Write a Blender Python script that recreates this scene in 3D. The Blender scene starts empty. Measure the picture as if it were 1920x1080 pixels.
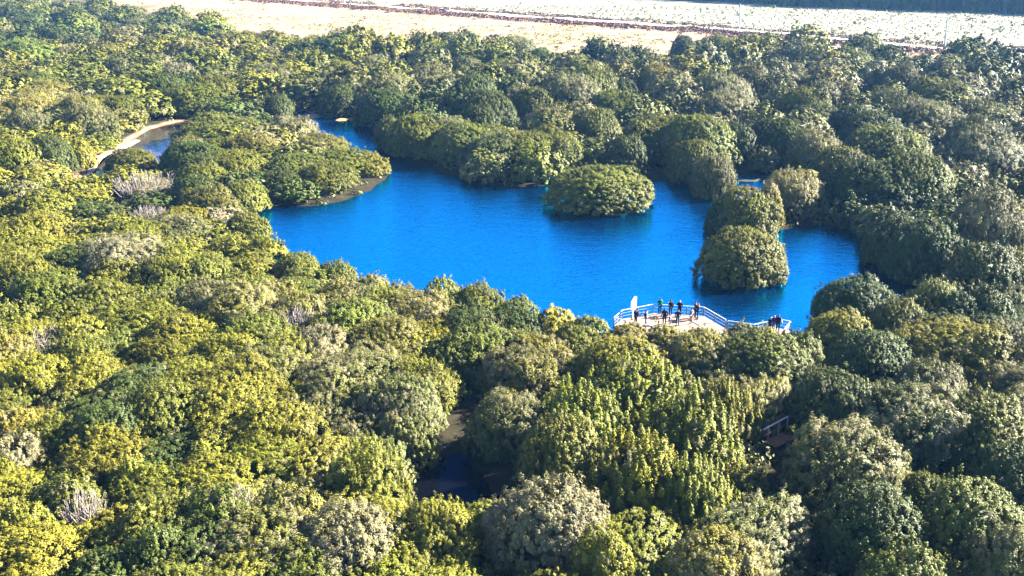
import bpy, math, random
import numpy as np
from mathutils import Vector, Matrix

R_ = math.radians
random.seed(7)
rng = np.random.default_rng(7)
scene = bpy.context.scene
COL = scene.collection

# ------------------------------------------------------------------ camera
FPX, CAMH, PITCH = 1950.0, 39.0, R_(19.0)
cam = bpy.data.cameras.new('camera')
cam.sensor_width = 36.0
cam.lens = 36.0 * FPX / 1920.0
cam.clip_start, cam.clip_end = 0.5, 4000
camo = bpy.data.objects.new('camera', cam)
COL.objects.link(camo)
camo.location = (0, 0, CAMH)
camo.rotation_euler = (math.pi / 2 - PITCH, 0, 0)
scene.camera = camo

# ------------------------------------------------------------------ sky, sun, exposure
SUN_EL, SUN_AZ = R_(27), R_(71)            # azimuth clockwise from the view direction (+Y)
world = bpy.data.worlds.new('World')
scene.world = world
world.use_nodes = True
nt = world.node_tree
sky = nt.nodes.new('ShaderNodeTexSky')
sky.sky_type = 'NISHITA'
sky.sun_disc = False
sky.sun_elevation = SUN_EL
sky.sun_rotation = SUN_AZ
sky.altitude = 2500
sky.air_density = 0.85
sky.dust_density = 0.1
sky.ozone_density = 2.0
nt.links.new(sky.outputs[0], nt.nodes['Background'].inputs[0])
nt.nodes['Background'].inputs[1].default_value = 0.05
sun = bpy.data.lights.new('sun', 'SUN')
sun.energy = 5.0
sun.angle = R_(0.5)
sun.color = (1.0, 0.95, 0.84)
suno = bpy.data.objects.new('sun', sun)
COL.objects.link(suno)
sd = Vector((math.sin(SUN_AZ) * math.cos(SUN_EL), math.cos(SUN_AZ) * math.cos(SUN_EL), math.sin(SUN_EL)))
suno.rotation_euler = sd.to_track_quat('Z', 'Y').to_euler()
suno.location = sd * 200
scene.view_settings.view_transform = 'Standard'
scene.view_settings.look = 'None'
scene.view_settings.gamma = 1.0
scene.view_settings.exposure = 2.92
cy = scene.cycles
cy.max_bounces = 5
cy.diffuse_bounces = 0
cy.glossy_bounces = 2
cy.transmission_bounces = 2
cy.volume_bounces = 0
cy.use_denoising = True
cy.denoising_prefilter = 'NONE'

# ------------------------------------------------------------------ pixel <-> world
CP, SP = math.cos(PITCH), math.sin(PITCH)
def ray(u, v):
    a, b = (u - 960) / FPX, (540 - v) / FPX
    return np.array([a, CP + b * SP, -SP + b * CP])
def unproj(u, v, z=0.0):
    d = ray(u, v)
    t = (z - CAMH) / d[2]
    return np.array([d[0] * t, d[1] * t, z])
def proj(p):
    x, y, z = p[0], p[1], p[2] - CAMH
    dep = y * CP - z * SP
    up = y * SP + z * CP
    return 960 + FPX * x / dep, 540 - FPX * up / dep, FPX / dep

# ------------------------------------------------------------------ helpers
def tag(o, label=None, cat=None, group=None, kind=None):
    if label: o['label'] = label
    if cat: o['category'] = cat
    if group: o['group'] = group
    if kind: o['kind'] = kind
    return o
def empty(name, loc, rz=0.0):
    o = bpy.data.objects.new(name, None)
    o.empty_display_size = 0.3
    o.location = loc
    o.rotation_euler = (0, 0, rz)
    COL.objects.link(o)
    return o
def link(name, me, parent=None, loc=None):
    o = bpy.data.objects.new(name, me)
    COL.objects.link(o)
    if parent is not None: o.parent = parent
    if loc is not None: o.location = loc
    return o
def np_mesh(name, V, F, mat=None, cols=None, smooth=False):
    """V (n,3), F (m,k) faces of equal size; cols: dict name -> (n,4) point colours"""
    V = np.ascontiguousarray(V, np.float32); F = np.ascontiguousarray(F, np.int32)
    me = bpy.data.meshes.new(name)
    m, k = F.shape
    me.vertices.add(len(V)); me.vertices.foreach_set('co', V.ravel())
    me.loops.add(m * k); me.loops.foreach_set('vertex_index', F.ravel())
    me.polygons.add(m)
    me.polygons.foreach_set('loop_start', np.arange(0, m * k, k, dtype=np.int32))
    try: me.polygons.foreach_set('loop_total', np.full(m, k, np.int32))
    except Exception: pass
    if smooth: me.polygons.foreach_set('use_smooth', np.ones(m, bool))
    me.update(calc_edges=True)
    for nm, c in (cols or {}).items():
        a = me.color_attributes.new(nm, 'FLOAT_COLOR', 'POINT')
        a.data.foreach_set('color', np.ascontiguousarray(c, np.float32).ravel())
    if mat: me.materials.append(mat)
    me.validate()
    return me

class MB:
    """collects boxes, bars and tubes into one mesh"""
    def __init__(s): s.v, s.f = [], []
    def add(s, vs, fs):
        o = len(s.v); s.v += [tuple(v) for v in vs]; s.f += [tuple(i + o for i in f) for f in fs]
    def box(s, c, size, rz=0.0, top=1.0):
        hx, hy, hz = size[0] / 2, size[1] / 2, size[2] / 2
        ca, sa = math.cos(rz), math.sin(rz); vs = []
        for z, k in ((-hz, 1.0), (hz, top)):
            for x, y in ((-hx, -hy), (hx, -hy), (hx, hy), (-hx, hy)):
                x *= k; y *= k
                vs.append((c[0] + x * ca - y * sa, c[1] + x * sa + y * ca, c[2] + z))
        s.add(vs, [(3, 2, 1, 0), (4, 5, 6, 7), (0, 1, 5, 4), (1, 2, 6, 5), (2, 3, 7, 6), (3, 0, 4, 7)])
    def bar(s, a, b, w, h):
        a, b = Vector(a), Vector(b); d = (b - a).normalized()
        up = Vector((0, 0, 1)) if abs(d.z) < .95 else Vector((1, 0, 0))
        x = d.cross(up).normalized(); y = x.cross(d).normalized(); vs = []
        for p in (a, b):
            for i, j in ((-1, -1), (1, -1), (1, 1), (-1, 1)):
                vs.append(p + x * (i * w / 2) + y * (j * h / 2))
        s.add(vs, [(0, 1, 2, 3), (7, 6, 5, 4), (0, 4, 5, 1), (1, 5, 6, 2), (2, 6, 7, 3), (3, 7, 4, 0)])
    def tube(s, pts, rad, n=8):
        pts = [Vector(p) for p in pts]; k = len(pts)
        if not hasattr(rad, '__len__'): rad = [rad] * k
        vs, fs = [], []
        for i, p in enumerate(pts):
            d = (pts[min(i + 1, k - 1)] - pts[max(i - 1, 0)]).normalized()
            up = Vector((0, 0, 1)) if abs(d.z) < .9 else Vector((1, 0, 0))
            x = d.cross(up).normalized(); y = x.cross(d).normalized()
            for q in range(n):
                t = 2 * math.pi * q / n
                vs.append(p + x * (rad[i] * math.cos(t)) + y * (rad[i] * math.sin(t)))
        for i in range(k - 1):
            for q in range(n):
                fs.append((i * n + q, i * n + (q + 1) % n, (i + 1) * n + (q + 1) % n, (i + 1) * n + q))
        fs.append(tuple(reversed(range(n)))); fs.append(tuple(range((k - 1) * n, k * n)))
        s.add(vs, fs)
    def mesh(s, name, mat=None, bevel=0.0, smooth=False):
        me = bpy.data.meshes.new(name); me.from_pydata(s.v, [], s.f)
        if mat: me.materials.append(mat)
        if smooth:
            for p in me.polygons: p.use_smooth = True
        me.update()
        return me
    def build(s, name, mat, parent=None, bevel=0.0, smooth=False, loc=None):
        o = link(name, s.mesh(name, mat, smooth=smooth), parent, loc)
        if bevel:
            b = o.modifiers.new('bevel', 'BEVEL'); b.width = bevel; b.segments = 2
        return o

# ------------------------------------------------------------------ materials
def mat_new(name):
    m = bpy.data.materials.new(name); m.use_nodes = True
    t = m.node_tree; t.nodes.clear()
    out = t.nodes.new('ShaderNodeOutputMaterial')
    return m, t, out
def N(t, kind, **kw):
    n = t.nodes.new(kind)
    for k, v in kw.items(): setattr(n, k, v)
    return n
def simple(name, col, rough=0.6, var=0.15, scale=8.0, spec=0.3, metal=0.0):
    m, t, out = mat_new(name)
    p = N(t, 'ShaderNodeBsdfPrincipled')
    p.inputs['Roughness'].default_value = rough
    p.inputs['Metallic'].default_value = metal
    p.inputs['Specular IOR Level'].default_value = spec
    tc = N(t, 'ShaderNodeTexCoord'); nz = N(t, 'ShaderNodeTexNoise')
    nz.inputs['Scale'].default_value = scale; nz.inputs['Detail'].default_value = 4
    t.links.new(tc.outputs['Object'], nz.inputs['Vector'])
    r = N(t, 'ShaderNodeValToRGB')
    r.color_ramp.elements[0].position = .3; r.color_ramp.elements[1].position = .7
    r.color_ramp.elements[0].color = (*[c * (1 - var) for c in col], 1)
    r.color_ramp.elements[1].color = (*[min(1, c * (1 + var)) for c in col], 1)
    t.links.new(nz.outputs['Fac'], r.inputs['Fac'])
    t.links.new(r.outputs['Color'], p.inputs['Base Color'])
    t.links.new(p.outputs[0], out.inputs[0])
    return m
def mixrgb(t, a, b, fac, mode='MIX'):
    n = N(t, 'ShaderNodeMix', data_type='RGBA', blend_type=mode)
    for sock, v in ((n.inputs[6], a), (n.inputs[7], b), (n.inputs[0], fac)):
        if isinstance(v, (int, float)): sock.default_value = v
        elif isinstance(v, tuple): sock.default_value = (*v, 1)
        else: t.links.new(v, sock)
    return n.outputs[2]
def math_n(t, op, a, b=None):
    n = N(t, 'ShaderNodeMath', operation=op)
    for sock, v in ((n.inputs[0], a), (n.inputs[1], b)):
        if v is None: continue
        if isinstance(v, (int, float)): sock.default_value = v
        else: t.links.new(v, sock)
    return n.outputs[0]

def foliage_mat(name, from_attr):
    """base colour from the object's own colour (or a stored colour), varied tuft by tuft and leaf by leaf"""
    m, t, out = mat_new(name)
    if from_attr:
        base = N(t, 'ShaderNodeAttribute', attribute_name='base').outputs['Color']
    else:
        base = N(t, 'ShaderNodeObjectInfo').outputs['Color']
    at = N(t, 'ShaderNodeAttribute', attribute_name='tuft')
    sp = N(t, 'ShaderNodeSeparateColor'); t.links.new(at.outputs['Color'], sp.inputs[0])
    r, g, b = sp.outputs[0], sp.outputs[1], sp.outputs[2]
    yel = mixrgb(t, base, (1.32, 1.28, 0.9), 1.0, 'MULTIPLY')
    c = mixrgb(t, base, yel, r)
    gain = math_n(t, 'ADD', math_n(t, 'MULTIPLY', r, 0.5), 0.78)
    gain = math_n(t, 'MULTIPLY', gain, math_n(t, 'ADD', math_n(t, 'MULTIPLY', b, 0.40), 0.78))
    gc = N(t, 'ShaderNodeCombineColor')
    for i in range(3): t.links.new(gain, gc.inputs[i])
    c = mixrgb(t, c, gc.outputs[0], 1.0, 'MULTIPLY')
    c = mixrgb(t, c, (0.31, 0.27, 0.135), g)
    p = N(t, 'ShaderNodeBsdfPrincipled')
    p.inputs['Roughness'].default_value = .55
    p.inputs['Specular IOR Level'].default_value = .18
    t.links.new(c, p.inputs['Base Color'])
    tr = N(t, 'ShaderNodeBsdfTranslucent'); t.links.new(c, tr.inputs['Color'])
    mx = N(t, 'ShaderNodeMixShader'); mx.inputs[0].default_value = .04
    t.links.new(p.outputs[0], mx.inputs[1]); t.links.new(tr.outputs[0], mx.inputs[2])
    t.links.new(mx.outputs[0], out.inputs[0])
    return m
M_LEAF = foliage_mat('foliage', False)
M_LEAF_A = foliage_mat('foliage_mass', True)
M_BARK = simple('bark', (.16, .12, .085), .9, .35, 12)
M_TWIG = simple('dry_twig', (.34, .285, .24), .85, .25, 6)
M_WOOD = simple('weathered_pale_timber', (.62, .55, .48), .7, .12, 5)
M_RAIL = simple('pale_painted_rail', (.60, .52, .44), .6, .08, 5)
M_BROWNWOOD = simple('brown_timber', (.30, .12, .06), .75, .25, 5)
M_WHITE = simple('white_panel', (.82, .82, .80), .45, .03, 4)
M_POLE = simple('pale_concrete', (.74, .72, .68), .75, .08, 3)

# planks
def plank_mat():
    m, t, out = mat_new('deck_planks')
    tc = N(t, 'ShaderNodeTexCoord'); w = N(t, 'ShaderNodeTexWave', wave_type='BANDS', bands_direction='Y')
    w.inputs['Scale'].default_value = 2.1; w.inputs['Distortion'].default_value = .15
    t.links.new(tc.outputs['Object'], w.inputs['Vector'])
    nz = N(t, 'ShaderNodeTexNoise'); nz.inputs['Scale'].default_value = 1.3
    t.links.new(tc.outputs['Object'], nz.inputs['Vector'])
    c = mixrgb(t, (.34, .225, .165), (.43, .30, .23), nz.outputs['Fac'])
    r = N(t, 'ShaderNodeValToRGB'); r.color_ramp.elements[0].position = .03; r.color_ramp.elements[1].position = .16
    r.color_ramp.elements[0].color = (.35, .3, .28, 1); r.color_ramp.elements[1].color = (1, 1, 1, 1)
    t.links.new(w.outputs['Fac'], r.inputs['Fac'])
    c = mixrgb(t, c, r.outputs['Color'], 1.0, 'MULTIPLY')
    p = N(t, 'ShaderNodeBsdfPrincipled'); p.inputs['Roughness'].default_value = .75
    t.links.new(c, p.inputs['Base Color']); t.links.new(p.outputs[0], out.inputs[0])
    return m
M_PLANK = plank_mat()

# ------------------------------------------------------------------ where the water is (outlines given on the photograph, laid out on the ground)
LAGOON = [(470,420),(500,460),(540,505),(600,522),(680,557),(740,582),(800,592),(860,594),(920,602),(980,617),(1040,634),
  (1100,647),(1150,652),(1250,657),(1350,662),(1430,667),(1500,650),(1545,622),(1580,602),(1640,582),(1700,572),(1760,560),
  (1745,547),(1690,524),(1640,494),(1622,466),(1610,440),(1560,425),(1500,425),(1468,432),(1440,412),(1425,385),(1470,348),(1466,322),(1380,331),
  (1385,350),(1345,364),(1290,347),(1240,341),(1180,336),(1130,330),(1100,322),(1078,316),(1050,324),(1040,346),(980,353),
  (900,346),(830,326),(770,306),(715,287),(700,264),(690,240),(650,225),(600,213),(545,208),(480,209),(430,216),(445,226),(500,232),(545,242),(590,262),(650,279),
  (710,302),(728,315),(733,328),(700,356),(650,376),(590,388),(540,388),(505,385),(488,400)]
POND = [(165,332),(170,312),(190,298),(225,281),(262,258),(285,243),(330,231),(362,226),(352,262),(335,296),(300,322),(250,337),(200,339)]
STREAM = [(752,965),(768,918),(797,890),(826,868),(850,850),(868,858),(882,880),(905,910),(930,940),(910,970),(870,990),(800,1000)]
def to_world(poly, z=0.0): return np.array([unproj(u, v, z)[:2] for u, v in poly])
W_LAG, W_POND, W_STR = to_world(LAGOON), to_world(POND), to_world(STREAM)
ISL = [(unproj(1125, 388), 5.4), (unproj(1392, 446), 3.6), (unproj(1398, 520), 4.2), (unproj(1398, 485), 3.2)]
def inside(P, poly):
    x, y = P[:, 0], P[:, 1]; n = len(poly); r = np.zeros(len(P), bool); j = n - 1
    for i in range(n):
        xi, yi = poly[i]; xj, yj = poly[j]
        if yi != yj:
            r ^= ((yi > y) != (yj > y)) & (x < (xj - xi) * (y - yi) / (yj - yi) + xi)
        j = i
    return r
def dist_poly(P, poly):
    d = np.full(len(P), 1e9); n = len(poly)
    for i in range(n):
        a, b = np.array(poly[i]), np.array(poly[(i + 1) % n]); ab = b - a
        t = np.clip(((P - a) @ ab) / max(ab @ ab, 1e-9), 0, 1)
        d = np.minimum(d, np.linalg.norm(P - (a + t[:, None] * ab), axis=1))
    return d
def shore(P):
    """signed distance to the nearest shoreline: positive on land"""
    P = np.atleast_2d(np.asarray(P, float))[:, :2]
    s = np.full(len(P), 1e9)
    for poly in (W_LAG, W_POND, W_STR):
        d = dist_poly(P, poly); s = np.minimum(s, np.where(inside(P, poly), -d, d))
    for c, r in ISL:
        s = np.maximum(s, r - np.linalg.norm(P - c[:2], axis=1))
    return s
def pond_d(P):
    P = np.atleast_2d(np.asarray(P, float))[:, :2]
    d = dist_poly(P, W_POND); return np.where(inside(P, W_POND), 0, d)
def gz(P):
    P = np.atleast_2d(np.asarray(P, float))[:, :2]
    s = shore(P); x, y = P[:, 0], P[:, 1]
    land = 0.5 * (1 - np.exp(-np.maximum(s, 0) / 3.0))
    land += np.clip(s / 20, 0, 1) * .25 * (np.sin(x * .13 + 1.3) * np.cos(y * .11) + .6 * np.sin(x * .31 + y * .23))
    land += np.clip((y - 300) / 120, 0, 1) * .8
    return np.where(s >= 0, land, -1.1 * (1 - np.exp(s / 2.0)))

# ------------------------------------------------------------------ ground: one sheet to the horizon
def grid_axis(lo, hi, step, far_lo, far_hi):
    a = list(np.arange(lo, hi + .01, step)); s = step; p = hi
    while p < far_hi: s *= 1.22; p += s; a.append(p)
    s = step; p = lo; b = []
    while p > far_lo: s *= 1.3; p -= s; b.append(p)
    return np.array(b[::-1] + a)
gx = grid_axis(-135, 135, 1.5, -900, 900); gy = grid_axis(45, 300, 1.5, -120, 1500)
GX, GY = np.meshgrid(gx, gy)
GP = np.stack([GX.ravel(), GY.ravel()], 1)
GZ = gz(GP)
# the open field starts beyond the wood: its edge follows the far tree line
FIELD_EDGE = [(-200,-40),(300,30),(430,62),(560,82),(640,84),(720,88),(830,88),(960,98),(1060,112),(1160,120),(1240,118),(1290,98),(1360,90),(1440,92),(1600,106),(1700,112),(1920,128),(2200,150)]
FE = np.array([unproj(u, max(v, -60))[:2] for u, v in FIELD_EDGE])
fedge_y = np.interp(GP[:, 0], FE[:, 0], FE[:, 1])
zone = np.zeros((len(GP), 4)); zone[:, 3] = 1
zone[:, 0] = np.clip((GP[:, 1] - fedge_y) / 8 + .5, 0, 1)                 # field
zone[:, 1] = np.clip(1.0 - pond_d(GP) / 2.2, 0, 1) * (GP[:, 1] > 100)      # sandy pond margin
ROAD_PX = [(-300,-75),(330,-14),(500,2),(650,13),(830,26),(1100,45),(1300,58),(1500,73),(1700,91),(1920,107),(2400,140)]
ROAD = np.array([unproj(u, max(v, -70))[:2] for u, v in ROAD_PX])
road_y = np.interp(GP[:, 0], ROAD[:, 0], ROAD[:, 1])
zone[:, 2] = np.clip((GP[:, 1] - road_y) / 10 + .5, 0, 1)                  # beyond the road
nx, ny = len(gx), len(gy)
ii, jj = np.meshgrid(np.arange(nx - 1), np.arange(ny - 1))
q0 = (jj * nx + ii).ravel()
GF = np.stack([q0, q0 + 1, q0 + 1 + nx, q0 + nx], 1)
def ground_mat():
    m, t, out = mat_new('ground')
    g = N(t, 'ShaderNodeNewGeometry'); at = N(t, 'ShaderNodeAttribute', attribute_name='zone')
    sp = N(t, 'ShaderNodeSeparateColor'); t.links.new(at.outputs['Color'], sp.inputs[0])
    sx = N(t, 'ShaderNodeSeparateXYZ'); t.links.new(g.outputs['Position'], sx.inputs[0])
    def noise(scale, detail=5, rough=.6, stretch=None):
        n = N(t, 'ShaderNodeTexNoise'); n.inputs['Scale'].default_value = scale
        n.inputs['Detail'].default_value = detail; n.inputs['Roughness'].default_value = rough
        if stretch:
            mp = N(t, 'ShaderNodeMapping'); mp.inputs['Scale'].default_value = stretch
            t.links.new(g.outputs['Position'], mp.inputs[0]); t.links.new(mp.outputs[0], n.inputs['Vector'])
        else: t.links.new(g.outputs['Position'], n.inputs['Vector'])
        return n.outputs['Fac']
    def ramp(f, a, b, ca, cb):
        r = N(t, 'ShaderNodeValToRGB'); e = r.color_ramp.elements
        e[0].position, e[1].position = a, b; e[0].color = (*ca, 1); e[1].color = (*cb, 1)
        t.links.new(f, r.inputs['Fac']); return r.outputs['Color']
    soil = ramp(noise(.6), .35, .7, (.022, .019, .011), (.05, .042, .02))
    sand = ramp(noise(.35), .35, .65, (.42, .20, .09), (.72, .56, .36))
    sm = math_n(t, 'MULTIPLY', sp.outputs[1], 1.6)
    sm = math_n(t, 'MINIMUM', sm, 1.0)
    c = mixrgb(t, soil, sand, sm)
    # mud and peat at the waterline
    mud = mixrgb(t, (.028, .020, .012), (.13, .055, .028), sm)
    zf = N(t, 'ShaderNodeMapRange'); zf.inputs[1].default_value = .02; zf.inputs[2].default_value = .22
    zf.inputs[3].default_value = 1; zf.inputs[4].default_value = 0
    t.links.new(sx.outputs[2], zf.inputs[0])
    c = mixrgb(t, c, mud, zf.outputs[0])
    near = ramp(noise(.09, 6, .65, (1, 2.2, 1)), .42, .62, (.33, .245, .19), (.25, .195, .075))
    patch = ramp(noise(.5, 5, .7, (1, 2, 1)), .60, .68, (1, 1, 1), (.45, .36, .24))
    near = mixrgb(t, near, patch, 1.0, 'MULTIPLY')
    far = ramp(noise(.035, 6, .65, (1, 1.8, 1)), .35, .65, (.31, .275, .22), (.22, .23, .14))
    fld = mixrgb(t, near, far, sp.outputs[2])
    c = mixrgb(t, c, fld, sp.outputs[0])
    p = N(t, 'ShaderNodeBsdfPrincipled'); p.inputs['Roughness'].default_value = .95
    p.inputs['Specular IOR Level'].default_value = .1
    t.links.new(c, p.inputs['Base Color'])
    b = N(t, 'ShaderNodeBump'); b.inputs['Strength'].default_value = .5; b.inputs['Distance'].default_value = .3
    t.links.new(noise(1.5, 6, .7), b.inputs['Height']); t.links.new(b.outputs[0], p.inputs['Normal'])
    t.links.new(p.outputs[0], out.inputs[0])
    return m
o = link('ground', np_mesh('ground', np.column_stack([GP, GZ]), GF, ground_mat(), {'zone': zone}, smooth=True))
tag(o, kind='structure')

# water
def water_mat():
    m, t, out = mat_new('water')
    g = N(t, 'ShaderNodeNewGeometry')
    def nz(scale, stretch, rot, detail=3):
        n = N(t, 'ShaderNodeTexNoise'); n.inputs['Scale'].default_value = scale; n.inputs['Detail'].default_value = detail
        mp = N(t, 'ShaderNodeMapping'); mp.inputs['Scale'].default_value = stretch; mp.inputs['Rotation'].default_value = (0, 0, rot)
        t.links.new(g.outputs['Position'], mp.inputs[0]); t.links.new(mp.outputs[0], n.inputs['Vector'])
        return n.outputs['Fac']
    h = math_n(t, 'ADD', math_n(t, 'MULTIPLY', nz(1.5, (.45, 1.6, 1), .35), .7), math_n(t, 'MULTIPLY', nz(.35, (.6, 1.5, 1), .2), .5))
    h = math_n(t, 'ADD', h, math_n(t, 'MULTIPLY', nz(4.5, (.6, 1.4, 1), .5), .25))
    b = N(t, 'ShaderNodeBump'); b.inputs['Strength'].default_value = .55; b.inputs['Distance'].default_value = .2
    t.links.new(h, b.inputs['Height'])
    d = N(t, 'ShaderNodeBsdfDiffuse'); d.inputs['Color'].default_value = (.0, .035, .15, 1)
    gl = N(t, 'ShaderNodeBsdfGlossy'); gl.inputs['Roughness'].default_value = .06
    gl.inputs['Color'].default_value = (.008, .53, 1.0, 1)
    t.links.new(b.outputs[0], gl.inputs['Normal'])
    mx = N(t, 'ShaderNodeMixShader'); mx.inputs[0].default_value = .86
    t.links.new(d.outputs[0], mx.inputs[1]); t.links.new(gl.outputs[0], mx.inputs[2])
    t.links.new(mx.outputs[0], out.inputs[0])
    return m
M_WATER = water_mat()
o = link('water', np_mesh('water', [(-150, 45, 0), (150, 45, 0), (150, 285, 0), (-150, 285, 0)], [(0, 1, 2, 3)], M_WATER))
tag(o, kind='structure')

def murky(name, px, col, z, grow, tint=(.35, .62, 1.0)):
    m, t, out = mat_new(name + '_water')
    g = N(t, 'ShaderNodeNewGeometry'); nz = N(t, 'ShaderNodeTexNoise'); nz.inputs['Scale'].default_value = 2.2
    t.links.new(g.outputs['Position'], nz.inputs['Vector'])
    b = N(t, 'ShaderNodeBump'); b.inputs['Strength'].default_value = .2; b.inputs['Distance'].default_value = .1
    t.links.new(nz.outputs['Fac'], b.inputs['Height'])
    d = N(t, 'ShaderNodeBsdfDiffuse'); d.inputs['Color'].default_value = (*col, 1)
    gl = N(t, 'ShaderNodeBsdfGlossy'); gl.inputs['Roughness'].default_value = .04; gl.inputs['Color'].default_value = (*tint, 1)
    t.links.new(b.outputs[0], gl.inputs['Normal'])
    mx = N(t, 'ShaderNodeMixShader'); mx.inputs[0].default_value = .45
    t.links.new(d.outputs[0], mx.inputs[1]); t.links.new(gl.outputs[0], mx.inputs[2]); t.links.new(mx.outputs[0], out.inputs[0])
    P = to_world(px); c = P.mean(0); d_ = P - c; P = c + d_ * (1 + grow / np.linalg.norm(d_, axis=1))[:, None]
    V = [(*q, z) for q in P] + [(*c, z)]; n = len(P)
    return tag(link(name, np_mesh(name, V, [(i, (i + 1) % n, n) for i in range(n)], m)), kind='structure')
murky('pond', POND, (.075, .050, .032), .012, 2.0)
murky('stream', STREAM, (.004, .005, .007), .012, 2.0, (.006, .016, .05))

# road: a pale sandy track across the field, with a raised heath verge
def strip(name, px, width, z, mat, wob=0.0):
    P = np.array([unproj(u, max(v, -70))[:2] for u, v in px])
    xs = np.linspace(P[0, 0], P[-1, 0], 160); ys = np.interp(xs, P[:, 0], P[:, 1])
    V, F = [], []
    for i, (x, y) in enumerate(zip(xs, ys)):
        a = wob * math.sin(i * .9) + wob * .6 * math.sin(i * 2.3 + 1); b = wob * math.sin(i * 1.3 + 2)
        for q in (y - width / 2 + a, y + width / 2 + b):
            V.append((x, q, gz([(x, q)])[0] + z))
    for i in range(len(xs) - 1): F.append((2 * i, 2 * i + 2, 2 * i + 3, 2 * i + 1))
    return tag(link(name, np_mesh(name, V, F, mat)), kind='structure')
M_ROAD = simple('pale_sand_road', (.86, .80, .74), .95, .06, .4, .1)
strip('road', ROAD_PX, 13, .06, M_ROAD, .5)

# ------------------------------------------------------------------ foliage meshes
def crown_points(R, H, seed, n, spiky=False, lob=1.0):
    """points and outward normals on the skin of a lobed, uneven dome; also the lobes"""
    r = np.random.default_rng(seed)
    L = [((0, 0, H * .28), (R * .86, R * .86, H * .66))]
    k = int(r.integers(18, 26))
    for i in range(k):
        a = 2 * math.pi * (i + r.uniform(-.35, .35)) / k * 3.0
        el = r.uniform(.05, 1.25) if i % 2 else r.uniform(.0, .7)
        rr = R * r.uniform(.16, .32) * lob
        c = np.array([math.cos(a) * math.cos(el) * R * r.uniform(.64, .80), math.sin(a) * math.cos(el) * R * r.uniform(.64, .80),
                      H * (.16 + .66 * math.sin(el)) * r.uniform(.88, 1.1)])
        L.append((tuple(c), (rr, rr, min(rr * r.uniform(.75, .95), H * .42))))
    for i in range(9):
        a = 2 * math.pi * (i + r.uniform(-.3, .3)) / 9
        rr = R * r.uniform(.2, .3)
        L.append(((math.cos(a) * R * .74, math.sin(a) * R * .74, H * r.uniform(.02, .14)), (rr, rr, H * .28)))
    C = np.array([l[0] for l in L]); A = np.array([l[1] for l in L])
    area = A[:, 0] * A[:, 2]; idx = r.choice(len(L), size=n * 14, p=area / area.sum())
    d = r.normal(size=(n * 14, 3)); d /= np.linalg.norm(d, axis=1)[:, None]
    P = C[idx] + d * A[idx]
    Nn = d / A[idx]; Nn /= np.linalg.norm(Nn, axis=1)[:, None]
    keep = P[:, 2] > .1
    for j in range(len(L)):
        q = (P - C[j]) / A[j]
        keep &= (np.einsum('ij,ij->i', q, q) > .86) | (idx == j)
    P, Nn = P[keep][:n], Nn[keep][:n]
    kz = H / np.percentile(P[:, 2], 99.3); kr = R / np.percentile(np.hypot(P[:, 0], P[:, 1]), 97)
    S = np.array([kr, kr, kz]); P = P * S; C = C * S; A = A * S
    return P, Nn, C, A
def leaf_quads(c, n, a, b, r):
    """one rhombic leaf per row"""
    m = len(c); n = n / np.linalg.norm(n, axis=1)[:, None]
    t = r.normal(size=(m, 3)); t -= n * np.einsum('ij,ij->i', t, n)[:, None]; t /= np.linalg.norm(t, axis=1)[:, None] + 1e-9
    s = np.cross(n, t)
    V = np.stack([c - t * a[:, None], c - s * b[:, None] + n * (b * .25)[:, None], c + t * a[:, None], c + s * b[:, None] + n * (b * .25)[:, None]], 1).reshape(-1, 3)
    return V, np.arange(m * 4).reshape(m, 4)
def core_mesh(C, A, k=.62, nu=10, nv=6):
    """closed inner bodies of the crown, so that no daylight shows through its middle"""
    V, F = [], []
    for c, a in zip(C, A):
        o = len(V)
        for j in range(nv + 1):
            ph = -math.pi / 2 + math.pi * j / nv
            for i in range(nu):
                th = 2 * math.pi * i / nu
                V.append((c[0] + k * a[0] * math.cos(ph) * math.cos(th), c[1] + k * a[1] * math.cos(ph) * math.sin(th), max(-.2, c[2] + k * a[2] * math.sin(ph))))
        for j in range(nv):
            for i in range(nu):
                F.append((o + j * nu + i, o + j * nu + (i + 1) % nu, o + (j + 1) * nu + (i + 1) % nu, o + (j + 1) * nu + i))
    return np.array(V), np.array(F)
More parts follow.
